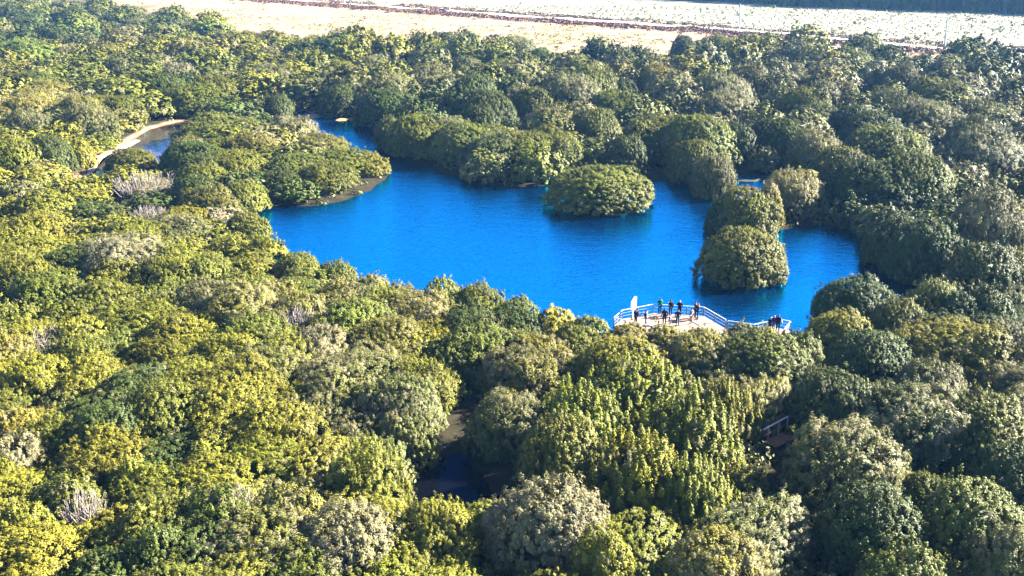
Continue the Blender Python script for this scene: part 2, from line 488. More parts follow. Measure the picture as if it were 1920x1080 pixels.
def crown_arrays(R, H, seed, spacing=.44, per=34, leaf=.25, spread=.34, dry=.06, spiky=False, lob=1.0, ragged=1.0):
    r = np.random.default_rng(seed + 100)
    n = int(2 * math.pi * R * (R * .55 + H * .6) / (spacing * spacing) * .78)
    P, Nn, C, A = crown_points(R, H, seed, n, lob=lob)
    # openings into the crown, an inner layer of sprays, and sprays that stick out
    q = r.uniform(0, 6, 3); hole = np.sin(P[:, 0] * 1.9 + q[0]) + np.sin(P[:, 1] * 1.9 + q[1]) + np.sin(P[:, 2] * 2.3 + q[2])
    ok_ = (hole > -1.0 - .55 * ragged ** -1) | (r.random(n) < .25); P, Nn = P[ok_], Nn[ok_]
    inn = r.random(len(P)) < .45
    P = np.vstack([P, P[inn] * r.uniform(.72, .86, (inn.sum(), 1))]); Nn = np.vstack([Nn, Nn[inn]])
    n = len(P)
    st = (r.random(n) < .10 * ragged)[:, None]; P = P + (Nn + [0, 0, .4]) * st * r.uniform(.18, .45, (n, 1)) * (R / 3.7) ** .5
    tuft = np.zeros((n, 3)); lo = np.sin(P[:, 0] * 1.1 + q[1]) + np.sin(P[:, 1] * 1.2 + q[2]) + np.sin((P[:, 0] - P[:, 2]) * .8 + q[0])
    tuft[:, 0] = np.clip(r.beta(1.3, 1.3, n) * .7 + .15 + .14 * lo, 0, 1)
    # dry sprays gather in patches
    ph = r.uniform(0, 6, 3); patch = np.sin(P[:, 0] / R * 3.1 + ph[0]) + np.sin(P[:, 1] / R * 3.3 + ph[1]) + np.sin(P[:, 2] / H * 3 + ph[2])
    tuft[:, 1] = np.where(r.random(n) < dry * np.clip(1 + .8 * patch, .1, 3), r.uniform(.35, .95, n), r.uniform(0, .12, n))
    out = r.normal(scale=spread * .38, size=(n, 1))
    P = P + Nn * out
    tilt = Nn + np.array([0, 0, .55]); tilt /= np.linalg.norm(tilt, axis=1)[:, None]
    cnt = np.maximum(4, r.poisson(per, n)); idx = np.repeat(np.arange(n), cnt); m = len(idx)
    off = r.normal(size=(m, 3)); off /= np.linalg.norm(off, axis=1)[:, None]
    rad = spread * r.uniform(.45, 1.55, n)[idx] * r.random(m) ** .45
    if spiky:
        hgt = r.uniform(.2, .7, n)[idx] * np.clip(.4 + Nn[idx, 2], .25, 1)
        u = r.random(m); w = spread * (1.05 - .75 * u)
        c = P[idx] + off * np.array([1, 1, .4]) * (w * r.random(m) ** .5)[:, None] + np.array([0, 0, 1.]) * (u * hgt * 1.3 - .2)[:, None]
        nn = off * .6 + np.array([0, 0, .5]) + tilt[idx] * .7 + r.normal(scale=.32, size=(m, 3))
    else:
        c = P[idx] + off * rad[:, None] + tilt[idx] * (r.random(m) * spread * .8)[:, None]
        nn = tilt[idx] * 1.25 + off * .5 + r.normal(scale=.28, size=(m, 3))
    c[:, 2] = np.maximum(c[:, 2], .03)
    a = leaf * r.uniform(.65, 1.35, m); b = a * r.uniform(.36, .6, m)
    dr = tuft[idx, 1] > .3; a = np.where(dr, a * 1.7, a); b = np.where(dr, b * .45, b)
    V, F = leaf_quads(c, nn, a, b, r)
    col = np.ones((m, 4)); col[:, 0] = tuft[idx, 0]; col[:, 1] = tuft[idx, 1]; col[:, 2] = r.random(m)
    cV, cF = core_mesh(C[:1], A[:1])
    cc = np.zeros((len(cV), 4)); cc[:, 0] = .3; cc[:, 2] = .4; cc[:, 3] = 1
    return np.vstack([V, cV]), np.vstack([F, cF + len(V)]), np.vstack([np.repeat(col, 4, axis=0), cc])
def crown_mesh(name, *a, **k):
    V, F, c = crown_arrays(*a, **k)
    return np_mesh(name, V, F, M_LEAF, {'tuft': c})
def trunk_mesh(R, H, seed, twigs=0):
    r = np.random.default_rng(seed + 900); mb = MB()
    tr = .05 * R
    mb.tube([(0, 0, -.35), (.02 * R, 0, .18 * H), (.05 * R, .03 * R, .40 * H), (.04 * R, .05 * R, .70 * H)], [tr * 1.5, tr * 1.1, tr * .8, tr * .4], 9)
    for i in range(6):
        a = 2 * math.pi * i / 6 + r.uniform(-.4, .4); e = r.uniform(.45, .7)
        mb.tube([(.02 * R, .01 * R, H * r.uniform(.08, .25)), (math.cos(a) * R * .3, math.sin(a) * R * .3, H * .38), (math.cos(a) * R * e, math.sin(a) * R * e, H * r.uniform(.42, .62))], [tr * .7, tr * .5, tr * .2], 7)
    return mb.mesh('trunk', M_BARK, smooth=True)
def twig_mesh(R, H, seed):
    """bare upright stems forking into fine pale twigs"""
    r = np.random.default_rng(seed); mb = MB()
    for i in range(120):
        a = r.uniform(0, 6.28); q = math.sqrt(r.random()); lean = r.uniform(.15, .5)
        b = np.array([math.cos(a) * R * q * .6, math.sin(a) * R * q * .6, 0.1])
        h = H * (1 - .35 * q) * r.uniform(.75, 1.1)
        e = b + np.array([math.cos(a) * R * q * lean + r.normal() * .15, math.sin(a) * R * q * lean + r.normal() * .15, h])
        mid = (b + e) / 2 + r.normal(scale=.12, size=3)
        mb.tube([b, mid, e], [.05, .033, .012], 4)
        for k in range(4):
            s = mid + (e - mid) * r.uniform(0, .8); f = s + np.array([r.normal() * .35, r.normal() * .35, r.uniform(.3, .7)])
            mb.tube([s, f], [.028, .01], 3)
    return mb.mesh('branches', M_TWIG)

SIZES = {'S': (2.1, 2.2), 'M': (3.7, 3.4), 'L': (5.8, 5.4)}
CROWN = {}
def get_crown(style, size, var):
    key = (style, size, var)
    if key not in CROWN:
        R, H = SIZES[size]; seed = sum(map(ord, style + size)) * 31 + var * 77
        sc = {'S': .8, 'M': .92, 'L': 1.12}[size]
        kw = dict(spacing=.285 * sc, leaf=.078 * sc, spread=.205 * sc, per=46)
        if style == 'dry': kw.update(dry=.28)
        if style == 'ash': kw.update(dry=.75)
        if style == 'fresh': kw.update(dry=.05)
        if style == 'round': kw.update(dry=.05, lob=.8, spread=.175 * sc, ragged=.38)
        if style == 'spiky': kw.update(dry=.05, spiky=True, spacing=.45 * sc, per=130, spread=.32)
        CROWN[key] = (crown_mesh('crown', R, H, seed, **kw), trunk_mesh(R, H, seed))
    return CROWN[key]

# leaf colours (albedo) and shape of each kind; words for its label
KIND = {
 'G': ((.108, .120, .014), 'fresh', 'olive green'),
 'D': ((.046, .068, .010), 'round', 'dark green'),
 'Y': ((.154, .152, .014), 'fresh', 'yellow-green'),
 'T': ((.150, .136, .022), 'dry', 'tan-tinged'),
 'S': ((.092, .100, .024), 'dry', 'grey-green'),
 'L': ((.150, .190, .028), 'fresh', 'bright lime green'),
 'P': ((.155, .160, .010), 'spiky', 'bright yellow-green upright-branched'),
 'A': ((.150, .140, .075), 'ash', 'pale ash-grey'),
 'W': ((.200, .165, .110), 'twig', 'bare whitish-twigged'),
}
# ------------------------------------------------------------------ the trees the photograph shows one by one: x, top y, width (pixels), height (m), kind
TREES = [
 # beyond the lagoon, left
 (35,78,140,9,'L'),(110,60,46,6,'D'),(130,85,70,5,'A'),(60,140,120,7,'G'),(150,185,110,6,'T'),(50,212,100,6,'S'),(30,268,110,6,'Y'),
 (85,262,110,6,'D'),(160,203,112,6,'S'),(228,185,92,7,'G'),(145,268,60,4.5,'Y'),(300,143,105,8,'D'),(403,147,118,8,'G'),(505,128,108,9,'S'),
 (522,182,64,5,'D'),(640,165,95,6,'D'),(410,222,175,4.5,'G'),(545,222,110,4.5,'A'),(335,122,80,6,'A'),(215,112,60,6,'S'),(470,258,120,4.5,'T'),
 (560,296,150,3.6,'G'),(645,284,150,3.6,'G'),(692,294,74,3.0,'Y'),(600,258,120,3.4,'T'),(525,322,100,3.6,'D'),(415,262,100,4,'G'),(372,296,96,4,'D'),
 (245,284,104,3.6,'G'),(350,262,80,4,'S'),(275,322,150,4.5,'W'),(380,312,110,4,'G'),(440,300,90,4,'Y'),
 # the hedge and the woods beyond the lagoon, middle
 (728,226,60,5,'G'),(775,222,120,6.5,'G'),(840,226,130,7,'S'),(905,240,120,7,'G'),(960,255,110,7,'T'),(1030,248,145,7.5,'G'),(898,202,88,6,'D'),
 (805,128,108,9,'S'),(725,125,64,6,'Y'),(770,198,66,5,'D'),(888,145,84,9,'D'),(870,112,84,7,'S'),(945,115,96,7,'G'),(1000,170,96,8,'G'),(1030,208,112,8,'T'),
 (1100,117,118,9,'S'),(1165,150,70,7,'D'),(1115,212,112,9,'G'),(1155,176,130,8,'G'),(1235,128,92,8,'T'),(640,120,80,6,'Y'),(690,110,70,6,'S'),
 (1225,232,140,8.5,'G'),(1310,226,170,10,'G'),(1385,240,90,8,'D'),(1340,300,80,6,'S'),(1175,262,90,7,'D'),
 (742,72,66,7,'L'),(815,82,88,6,'L'),(838,62,42,6,'D'),(968,72,80,7,'S'),(1015,92,40,4,'L'),(1283,70,52,8,'D'),(1355,70,62,7,'L'),(1430,72,66,7,'L'),
 (1610,98,64,6,'L'),(1665,100,50,6,'D'),
 # the woods beyond the lagoon, right
 (1322,150,80,8,'S'),(1405,128,98,9,'S'),(1365,178,132,9,'S'),(1480,122,84,7,'S'),(1510,172,112,10,'G'),(1586,160,50,7,'T'),(1545,158,74,8,'S'),
 (1690,130,84,9,'S'),(1660,175,84,8,'G'),(1765,152,136,9,'G'),(1600,206,104,9,'D'),(1735,198,172,9,'S'),(1530,252,112,8,'T'),(1850,196,150,9,'S'),
 (1665,244,190,9,'G'),(1580,284,112,8,'G'),(1620,310,150,9,'D'),(1715,300,180,10,'G'),(1490,330,132,5.6,'T'),(1850,250,160,11,'S'),
 (1860,372,150,9,'S'),(1680,410,116,6,'D'),(1745,423,158,6.5,'D'),(1850,470,152,6.5,'D'),(1800,560,90,4.5,'D'),
 (1440,355,70,6,'T'),
 (800,232,150,5.5,'G'),(870,240,150,5.8,'G'),(930,258,140,5.5,'S'),(990,255,140,5.8,'G'),(1050,262,110,5.2,'G'),(1270,226,200,8.4,'G'),(1660,316,220,8.6,'D'),
 # islands
 (1125,320,205,5.2,'G'),(1400,361,132,5.8,'Y'),(1396,440,172,5.4,'G'),(1352,386,60,4,'D'),
 # near shore, right of the decks
 (1610,530,165,4.6,'D'),(1755,538,122,4.6,'G'),(1860,550,105,5,'D'),(1582,592,135,3.6,'Y'),(1690,572,120,4,'G'),(1800,612,240,4.6,'Y'),(1900,620,120,4.5,'S'),
 (1640,632,170,4.4,'D'),(1750,690,130,4,'S'),
 # near shore, left of and in front of the decks
 (455,345,100,4,'Y'),(462,404,90,3.2,'G'),(498,452,84,3,'Y'),(556,480,92,3,'Y'),(628,497,92,3,'G'),(690,522,90,3,'T'),(750,540,92,3,'Y'),(828,532,92,3.4,'G'),
 (900,543,104,3.4,'Y'),(970,566,104,3.3,'G'),(1040,588,104,3.2,'Y'),(1105,603,96,3,'G'),(1180,617,96,2.7,'T'),(1250,621,96,2.7,'T'),(1320,621,96,2.8,'T'),
 (1392,617,92,3,'S'),(1432,622,84,3,'Y'),(1506,630,80,2.8,'G'),
 # foreground
 (225,450,210,4.5,'A'),(75,618,120,3.2,'W'),(278,385,80,3.4,'W'),(80,520,150,4,'G'),(430,700,260,4.5,'Y'),(300,730,210,4.5,'G'),(520,770,190,4.4,'Y'),(65,680,150,3.8,'Y'),
 (30,780,120,3.4,'T'),(238,870,90,3,'Y'),(885,590,140,3.6,'D'),(720,610,190,3.6,'T'),(780,690,150,3.8,'Y'),(840,640,110,3.4,'G'),(750,720,170,4.2,'S'),
 (683,850,160,4.6,'Y'),(1010,645,140,3.4,'T'),(1080,618,110,3,'G'),(1430,640,190,4.2,'G'),(1320,640,150,3.6,'T'),(1200,690,220,4.6,'P'),(1095,740,190,4.8,'P'),
 (1290,760,210,5,'P'),(1362,730,136,4.2,'P'),(1190,840,200,5,'P'),(1310,880,170,4.4,'P'),(955,755,150,4.2,'S'),(1055,800,190,5.4,'G'),
 (1572,714,175,4.4,'D'),(1720,745,220,4.8,'S'),(1850,755,200,5,'G'),(1592,818,235,5.0,'S'),(1640,925,220,5,'D'),(1830,925,220,5,'G'),(1345,1020,200,4.4,'T'),
 (1900,850,160,4.6,'D'),(1890,1010,150,4.6,'S'),(1030,925,230,5,'A'),(818,960,165,3.8,'Y'),(650,970,210,4.6,'A'),(1700,1040,160,4.4,'G'),(1130,1010,130,4,'Y'),
 (540,930,150,4,'T'),(400,930,160,4.2,'G'),(150,640,120,3.6,'G'),(330,600,150,3.8,'Y'),(480,600,150,3.6,'G'),(600,620,140,3.6,'A'),(560,560,120,3.4,'T'),
 (425,925,100,3.6,'W'),(150,930,90,3.4,'W'),(560,585,90,3.2,'W'),(20,830,120,3.6,'A'),
 (200,770,160,4.2,'D'),(120,900,140,3.8,'G'),(40,960,120,3.6,'Y'),(290,1000,150,4,'D'),
]
# outlines (photograph) that the crowns must leave open: water, decks, banks, the valley of the stream, the track
VIS = [
 [(496,408),(515,436),(545,478),(600,490),(640,506),(690,526),(745,545),(800,540),(860,551),(920,556),(980,574),(1040,594),(1100,606),(1148,612),(1148,560),(1120,470),(1010,390),(800,345),(720,335),(600,400)],
 [(1140,545),(1370,545),(1490,590),(1490,618),(1300,618),(1140,614)],
 [(1370,560),(1530,600),(1545,570),(1625,520),(1622,470),(1560,445),(1480,460),(1490,545)],
 [(150,336),(165,305),(215,285),(260,262),(280,228),(330,220),(330,232),(300,262),(290,296),(255,290),(200,332)],
 [(435,205),(482,203),(482,214),(440,220)],[(548,212),(600,208),(660,225),(705,270),(690,272),(600,236)],
 [(1425,778),(1482,776),(1482,832),(1440,838)],[(1372,325),(1470,322),(1470,340),(1372,362)],
]
KEEP = [[(1428,835),(1482,812),(1490,900),(1440,925)],[(745,960),(765,895),(825,865),(835,790),(895,735),(905,760),(885,800),(890,850),(950,870),(1000,915),(1000,950),(930,960),(850,965)],
        [(1480,850),(1440,905),(1395,1000),(1440,1010),(1500,930),(1500,860)],[(1500,700),(1560,690),(1600,712),(1520,722)]]
KEEPW = [to_world(k, .3) for k in KEEP]

def zbase(x, y): return float(gz([(x, y)])[0])
placed = []      # x, y, z, R, H, kind, manual
def zbase(x, y): return float(gz([(x, y)])[0])
for (u, vt, w, H, k) in TREES:
    if vt < 330 and H > 6.5: H *= .78
    p = unproj(u, vt, .93 * H)
    for it in range(3):
        p = unproj(u, vt, .93 * H + max(zbase(p[0], p[1]), .05))
        D = FPX / proj((p[0], p[1], H * .4))[2]
        R = w / 2 * D / FPX
    placed.append([p[0], p[1], max(zbase(p[0], p[1]), .05), R, H, k, True])

# ------------------------------------------------------------------ the rest of the scrub and wood
def vis_hit(x, y, R, H):
    pts = []
    for fx, fh in ((0, 1.0), (-.55, .85), (.55, .85), (-.9, .5), (.9, .5), (0, .7)):
        pts.append(proj((x + fx * R, y, fh * H))[:2])
    pts = np.array(pts)
    return any(inside(pts, v).any() for v in VIS)
def pick_kind(u, v):
    if v < 170 and u < 700: w = dict(G=.34, Y=.20, T=.16, S=.18, D=.07, L=.05)
    elif v < 420 and u > 620: w = dict(G=.38, S=.34, T=.10, D=.18)
    elif u < 620 and v < 420: w = dict(G=.30, Y=.24, T=.18, S=.20, D=.08)
    elif u > 1400: w = dict(G=.34, S=.26, D=.28, Y=.12)
    else: w = dict(G=.32, Y=.32, T=.15, S=.11, D=.08, W=.02)
    return str(rng.choice(list(w), p=np.array(list(w.values())) / sum(w.values())))
cand = []
def try_fill(ntry, rmin, rmax, gap, far_only=False):
    arr = np.array([[p[0], p[1], p[3]] for p in placed])
    u = rng.uniform(-160, 2230, ntry); v = rng.uniform(-40, 1240, ntry) if not far_only else rng.uniform(-40, 420, ntry)
    for i in range(ntry):
        p = unproj(u[i], max(v[i], -60), 1.0)
        x, y = p[0], p[1]
        if y > 560: continue
        edge = float(np.interp(x, FE[:, 0], FE[:, 1]))
        if y > edge - 4: continue
        near = y < 125
        k = 1.0 if near else min(1.75, 1 + (y - 125) / 130)
        R = rng.uniform(rmin, rmax) * k
        wild = (u[i] > 620 and v[i] < 440) or (u[i] > 1250 and v[i] > 650) or (u[i] > 860 and v[i] > 720)
        if wild and rmax < 2: continue
        if len(arr):
            d = np.hypot(arr[:, 0] - x, arr[:, 1] - y)
            if (d < (gap + (.17 if wild else (-.05 if near else 0))) * (arr[:, 2] + R)).any(): continue
        s = float(shore([(x, y)])[0])
        if s < max(.4, .6 * R): continue
        if any(inside(np.array([[x, y]]), kp)[0] or dist_poly(np.array([[x, y]]), kp)[0] < R * .75 for kp in KEEPW): continue
        if y > 100 and pond_d([(x, y)])[0] < R * .8 + .8: continue
        if near: H = R * rng.uniform(.42, .75) + 1.1
        else: H = R * rng.uniform(.8, 1.1) + (.6 if u[i] > 620 else 0)
        if u[i] < 620 and not near: H *= .78
        if vis_hit(x, y, R, H): continue
        kk = pick_kind(u[i], v[i])
        if len(arr) and rng.random() < .68:
            kk = placed[int(np.argmin(np.hypot(arr[:, 0] - x, arr[:, 1] - y)))][5]
            if kk in 'PWLA': kk = 'Y'
        placed.append([x, y, max(zbase(x, y), .05) - (rng.uniform(0, .5) if near else 0), R, H, kk, False])
        arr = np.vstack([arr, [x, y, R]])
try_fill(6000, 2.8, 4.6, .50)
try_fill(7000, 1.6, 2.5, .62)
try_fill(9000, 1.2, 1.8, .70)
def size_px(p):
    u, v, s = proj((p[0], p[1], p[2] + p[4] * .5)); return u, v, p[3] * s
for p in placed: p += list(size_px(p))
inframe = [p for p in placed if -p[9] * .6 < p[7] < 1920 + p[9] * .6 and -p[9] * .5 < p[8] < 1080 + p[9] * .55]
inframe.sort(key=lambda p: (not p[6], -p[9]))
N_SINGLE = 330
single = [p for p in inframe if p[6]] + [p for p in inframe if not p[6]][:max(0, N_SINGLE - sum(p[6] for p in inframe))]
sid = {id(p) for p in single}
mass = [p for p in placed if id(p) not in sid]
print('TREES placed', len(placed), 'in frame', len(inframe), 'single', len(single), 'mass', len(mass))

# labels: how it looks, and which place one can find it is at
LAND = [('the big viewing deck', 1255, 600), ('the small platform with three people', 1462, 610), ('the round island', 1125, 375), ('the long tree island', 1398, 460),
 ('the pale sandy pond', 215, 300), ('the dark stream gap', 830, 850), ('the broken brown railing', 1455, 805), ('the lagoon left corner', 490, 405), ('the open right cove', 1560, 490),
 ('the low peninsula', 620, 330), ('the blue car', 830, 45), ('the tall utility pole', 1775, 80), ('the dark cows', 1500, 85), ('the bottom left corner', 60, 1040), ('the bottom right corner', 1870, 1040),
 ('the top left corner', 50, 40), ('the whitish bare bush', 75, 655), ('the narrow inlet', 660, 250), ('the pale shore walkway', 1420, 335), ('the left edge', 0, 470), ('the right edge', 1920, 330),
 ('the bottom edge', 1000, 1060), ('the upright yellow-green clump', 1220, 800), ('the hedge on the far shore', 900, 290)]
DIRS = ['right of', 'down-right of', 'below', 'down-left of', 'left of', 'up-left of', 'above', 'up-right of']
ORD = ['nearest', 'second', 'third', 'fourth', 'fifth', 'sixth', 'seventh', 'eighth', 'ninth', 'tenth', 'eleventh', 'twelfth']
groups = {}
for p in single:
    u, v = p[7], p[8]
    dl = [(math.hypot(u - a, v - b), n, a, b) for n, a, b in LAND]
    d, n, a, b = min(dl)
    ang = math.degrees(math.atan2(v - b, u - a)) % 360
    di = 'at' if d < 28 else DIRS[int((ang + 22.5) // 45) % 8]
    noun = 'tree' if p[4] > 4.3 else 'shrub'
    groups.setdefault((p[5], noun, di, n), []).append((d, p))
    p += [noun]
labels = {}
for (k, noun, di, n), lst in groups.items():
    lst.sort(key=lambda e: e[0])
    for i, (d, p) in enumerate(lst):
        wd = KIND[k][2]
        shape = 'rounded ' if k in 'DGYL' else ''
        if len(lst) == 1: s = f'{wd} {shape}{noun} {di} {n}'
        else:
            s = f'{ORD[min(i, 11)]} {wd} {shape}{noun} counting from {n}, {di} it'.replace(' of it', ' of it')
        labels[id(p)] = s

protos = {}
def make_plant(p):
    x, y, z, R, H, k = p[:6]; noun = p[10]
    style = KIND[k][1]
    size = 'S' if R < 2.8 else ('M' if R < 4.7 else 'L')
    root = empty(noun, (x, y, z), rng.uniform(0, 6.28))
    if style == 'twig':
        key = ('twig', size)
        if key not in protos: protos[key] = twig_mesh(*SIZES[size], 5)
        cm, tm = get_crown('dry', size, 0)
        R0, H0 = SIZES[size]
        c = link('crown', cm, root); t = link('branches', protos[key], root)
        c.scale = (.80, .80, .55); c.color = (*KIND[k][0], 1)
    else:
        if style == 'fresh' and k in 'GY' and rng.random() < (.7 if p[7] > 900 or p[8] < 420 else .3): style = 'round'
        cm, tm = get_crown(style, size, int(rng.integers(0, 2)))
        R0, H0 = SIZES[size]
        c = link('crown', cm, root); t = link('trunk', tm, root)
        j = rng.uniform(.85, 1.18); h = rng.uniform(-.10, .10)
        col = KIND[k][0]
        c.color = (col[0] * j * (1 + h), col[1] * j, col[2] * j * (1 - h), 1)
    el = rng.uniform(.90, 1.10) if p[6] else rng.uniform(.78, 1.28)
    root.scale = (R / R0 * el, R / R0 / el, H / H0)
    tag(root, labels[id(p)], noun, None)
    v, u = p[8], p[7]
    root['group'] = ('trees and shrubs of the wood beyond the lagoon' if v < 330 else
                     'scrub on the near side of the lagoon' if not (1000 < u < 1490 and v < 520) else 'trees on the two islands')
    return root
for p in single: make_plant(p)

# far and small crowns together: one mass
def mass_mesh(lst, leaf=.55, name='woodland'):
    bank = {}
    VV, FF, T, B = [], [], [], []; o = 0
    for p in lst:
        x, y, z, R, H, k = p[:6]
        near = y < 125
        var = int(rng.integers(0, 4)); key = (k in 'TSW', near, var)
        if key not in bank:
            bank[key] = crown_arrays(3.2, 3.2, 4000 + var * 13 + near * 7, spacing=.38 if near else .52, per=19 if near else 11, leaf=.112 if near else .22, spread=.22 if near else .29, dry=.35 if k in 'TSW' else .05)
        V, F, c = bank[key]
        a = rng.uniform(0, 6.28); ca, sa = math.cos(a), math.sin(a)
        S = V * np.array([R / 3.2, R / 3.2, H / 3.2])
        VV.append(np.stack([S[:, 0] * ca - S[:, 1] * sa + x, S[:, 0] * sa + S[:, 1] * ca + y, S[:, 2] + z], 1))
        FF.append(F + o); o += len(V); T.append(c)
        j = rng.uniform(.85, 1.18); b = np.ones((len(V), 4)); b[:, :3] = np.array(KIND[k][0]) * j; B.append(b)
    return np_mesh(name, np.vstack(VV), np.vstack(FF), M_LEAF_A, {'tuft': np.vstack(T), 'base': np.vstack(B)})
o = link('woodland', mass_mesh(mass))
tag(o, 'continuous small scrub filling the gaps between the larger trees', 'scrub', kind='stuff')
print('mass verts', len(o.data.vertices))

def clumps(name, pts, size, hgt, n, leaf, cols, label, cat, dry=.1):
    """low ground cover: tufts of leaves on the ground"""
    P = np.asarray(pts); m = len(P) * n; r = rng
    idx = np.repeat(np.arange(len(P)), n)
    sz = r.uniform(.6, 1.4, len(P))[idx] * size; hh = r.uniform(.6, 1.4, len(P))[idx] * hgt
    a = r.uniform(0, 6.28, m); q = np.sqrt(r.random(m)); zz = r.random(m) * (1 - .6 * q * q)
    c = np.stack([P[idx, 0] + np.cos(a) * q * sz, P[idx, 1] + np.sin(a) * q * sz, P[idx, 2] + zz * hh + .03], 1)
    nn = np.stack([np.cos(a) * q, np.sin(a) * q, .6 + 0 * a], 1) + r.normal(scale=.4, size=(m, 3))
    la = leaf * r.uniform(.6, 1.4, m)
    V, F = leaf_quads(c, nn, la, la * .5, r)
    t = np.ones((m, 4)); t[:, 0] = r.random(len(P))[idx]; t[:, 1] = np.where(r.random(len(P)) < dry, .7, .05)[idx]; t[:, 2] = r.random(m)
    cc = np.array(cols)[r.integers(0, len(cols), len(P))][idx]
    b = np.ones((m, 4)); b[:, :3] = cc
    me = np_mesh(name, V, F, M_LEAF_A, {'tuft': np.repeat(t, 4, 0), 'base': np.repeat(b, 4, 0)})
    return tag(link(name, me), label, cat, kind='stuff')
def with_z(P): return np.column_stack([P, gz(P)])
# undergrowth between the crowns
U = rng.uniform(-100, 2100, 9000); Vv = 1240 * rng.random(9000) ** .8 + 60
G0 = np.array([unproj(a, b)[:2] for a, b in zip(U, Vv)])
ok = (shore(G0) > .3) & (G0[:, 1] < np.interp(G0[:, 0], FE[:, 0], FE[:, 1])) & ~((pond_d(G0) < 1.6) & (G0[:, 1] > 100))
ok &= ~inside(G0, W_STR) & ~inside(G0, KEEPW[1]) & ~inside(G0, KEEPW[0])
clumps('undergrowth', with_z(G0[ok]), .9, .8, 22, .22, [KIND[k][0] for k in 'GDS'], 'low dark undergrowth between the shrubs', 'undergrowth', .15)

# ------------------------------------------------------------------ the open field beyond
def scatter_px(n, u0, u1, v0, v1): return np.array([unproj(a, b)[:2] for a, b in zip(rng.uniform(u0, u1, n), rng.uniform(v0, v1, n))])
P = scatter_px(16000, -50, 2000, -45, 150)
fe = np.interp(P[:, 0], FE[:, 0], FE[:, 1]); ry = np.interp(P[:, 0], ROAD[:, 0], ROAD[:, 1])
A = P[(P[:, 1] > fe + 1) & (P[:, 1] < ry - 8)]
nzv = np.sin(A[:, 0] * .08) + np.sin(A[:, 1] * .13 + 1) + np.sin(A[:, 0] * .03 + A[:, 1] * .05) + rng.normal(scale=.8, size=len(A))
clumps('dry_grass', with_z(A[nzv > .3]), 1.3, .45, 12, .32, [(.50, .38, .10), (.42, .30, .08), (.30, .24, .08), (.55, .45, .22)], 'tufts of dry yellow grass on the sandy field', 'grass', .2)
# reddish heath along the near side of the track
xs = rng.uniform(-170, 260, 6000); ryx = np.interp(xs, ROAD[:, 0], ROAD[:, 1])
off = 9 + np.abs(rng.normal(scale=8, size=6000)); B = np.column_stack([xs, ryx - off]); B = B[B[:, 1] > np.interp(B[:, 0], FE[:, 0], FE[:, 1]) - 2]
clumps('red_heath', with_z(B), 1.6, .8, 16, .42, [(.19, .055, .045), (.22, .085, .06), (.10, .06, .05), (.19, .11, .08)], 'reddish brown heath along the near side of the road', 'heath', .05)
xs = rng.uniform(-170, 300, 1700); ryx = np.interp(xs, ROAD[:, 0], ROAD[:, 1])
B = np.column_stack([xs, ryx + 9 + np.abs(rng.normal(scale=9, size=1700))])
clumps('brown_heath', with_z(B), 1.7, .5, 14, .42, [(.18, .10, .07), (.11, .06, .05), (.22, .14, .10)], 'brown heath on the far verge of the road', 'heath', .1)
xs = scatter_px(900, 900, 2000, -10, 95); r0 = np.interp(xs[:, 0], ROAD[:, 0], ROAD[:, 1]); xs = xs[(xs[:, 1] > r0 + 14)]
clumps('field_scrub', with_z(xs[rng.random(len(xs)) < .16]), 1.6, 1.5, 40, .34, [(.10, .13, .04), (.14, .14, .06), (.08, .10, .04)], 'scattered low scrub in the pale far field', 'scrub', .2)
# rows of young plants beyond the track
C_ = []
for i in range(-60, 130):
    for j in range(0, 75):
        x = i * 3.3 + j * .55 + rng.normal() * .5; y = j * 3.6 - i * .28 + 400 + rng.normal() * .5
        r0 = np.interp(x, ROAD[:, 0], ROAD[:, 1])
        if r0 + 24 < y < 560 and rng.random() < .62: C_.append((x, y))
C_ = np.array(C_)
clumps('young_plantation', with_z(C_), .60, .9, 9, .34, [(.20, .22, .09), (.14, .17, .08), (.28, .27, .13)], 'rows of small young plants in the pale field', 'plantation', .2)
# the dark wood along the far edge of the field
FW = []
for i in range(230):
    u = rng.uniform(1180, 2150); v0 = np.interp(u, [1230, 1500, 1920, 2150], [3, 18, 33, 44]) - 2
    p = unproj(u, v0 - abs(rng.normal()) * 4)
    FW.append([p[0], p[1], .9, rng.uniform(3.5, 6.0), rng.uniform(9, 15), 'G' if rng.random() < .5 else ('S' if rng.random() < .6 else 'D')])
for i in range(110):
    u = rng.uniform(-120, 300); p = unproj(u, rng.uniform(-58, 4))
    FW.append([p[0], p[1], .9, rng.uniform(3.5, 6.5), rng.uniform(6, 11), 'L' if rng.random() < .35 else 'T'])
tag(link('far_wood', mass_mesh(FW, name='far_wood')), 'distant wood along the far edge of the pale field', 'wood', kind='stuff')

# pale banks at the water
def bank(px, z, mat):
    P = to_world(px); c = P.mean(0); n = len(P); rings = []
    V = []
    for k, zz in ((1.0, -.25), (.93, .5 * z), (.6, z)):
        V += [(*(c + (q - c) * k), zz) for q in P]
    V.append((*c, z)); F = []
    for r in range(2):
        for i in range(n): F.append((r * n + i, r * n + (i + 1) % n, (r + 1) * n + (i + 1) % n, (r + 1) * n + i))
    for i in range(n): F.append((2 * n + i, 2 * n + (i + 1) % n, 3 * n))
    me = bpy.data.meshes.new('sandbank'); me.from_pydata(V, [], F); me.materials.append(mat)
    return tag(link('sandbank', me), kind='structure')
M_SAND = simple('ochre_sand', (.55, .30, .13), .95, .25, .8, .1)
M_PALESAND = simple('pale_sand', (.50, .38, .25), .95, .2, .8, .1)
M_SHADEDSAND = simple('shade_toned_sand', (.05, .058, .055), .95, .15, .8, .1)  # pale sand darkened in its colour to stand in for shade on the bank
M_PEAT = simple('brown_peat', (.16, .07, .045), .95, .3, .9, .1)
bank([(432,218),(445,211),(470,206),(482,208),(478,214),(455,219)], .16, M_SAND)
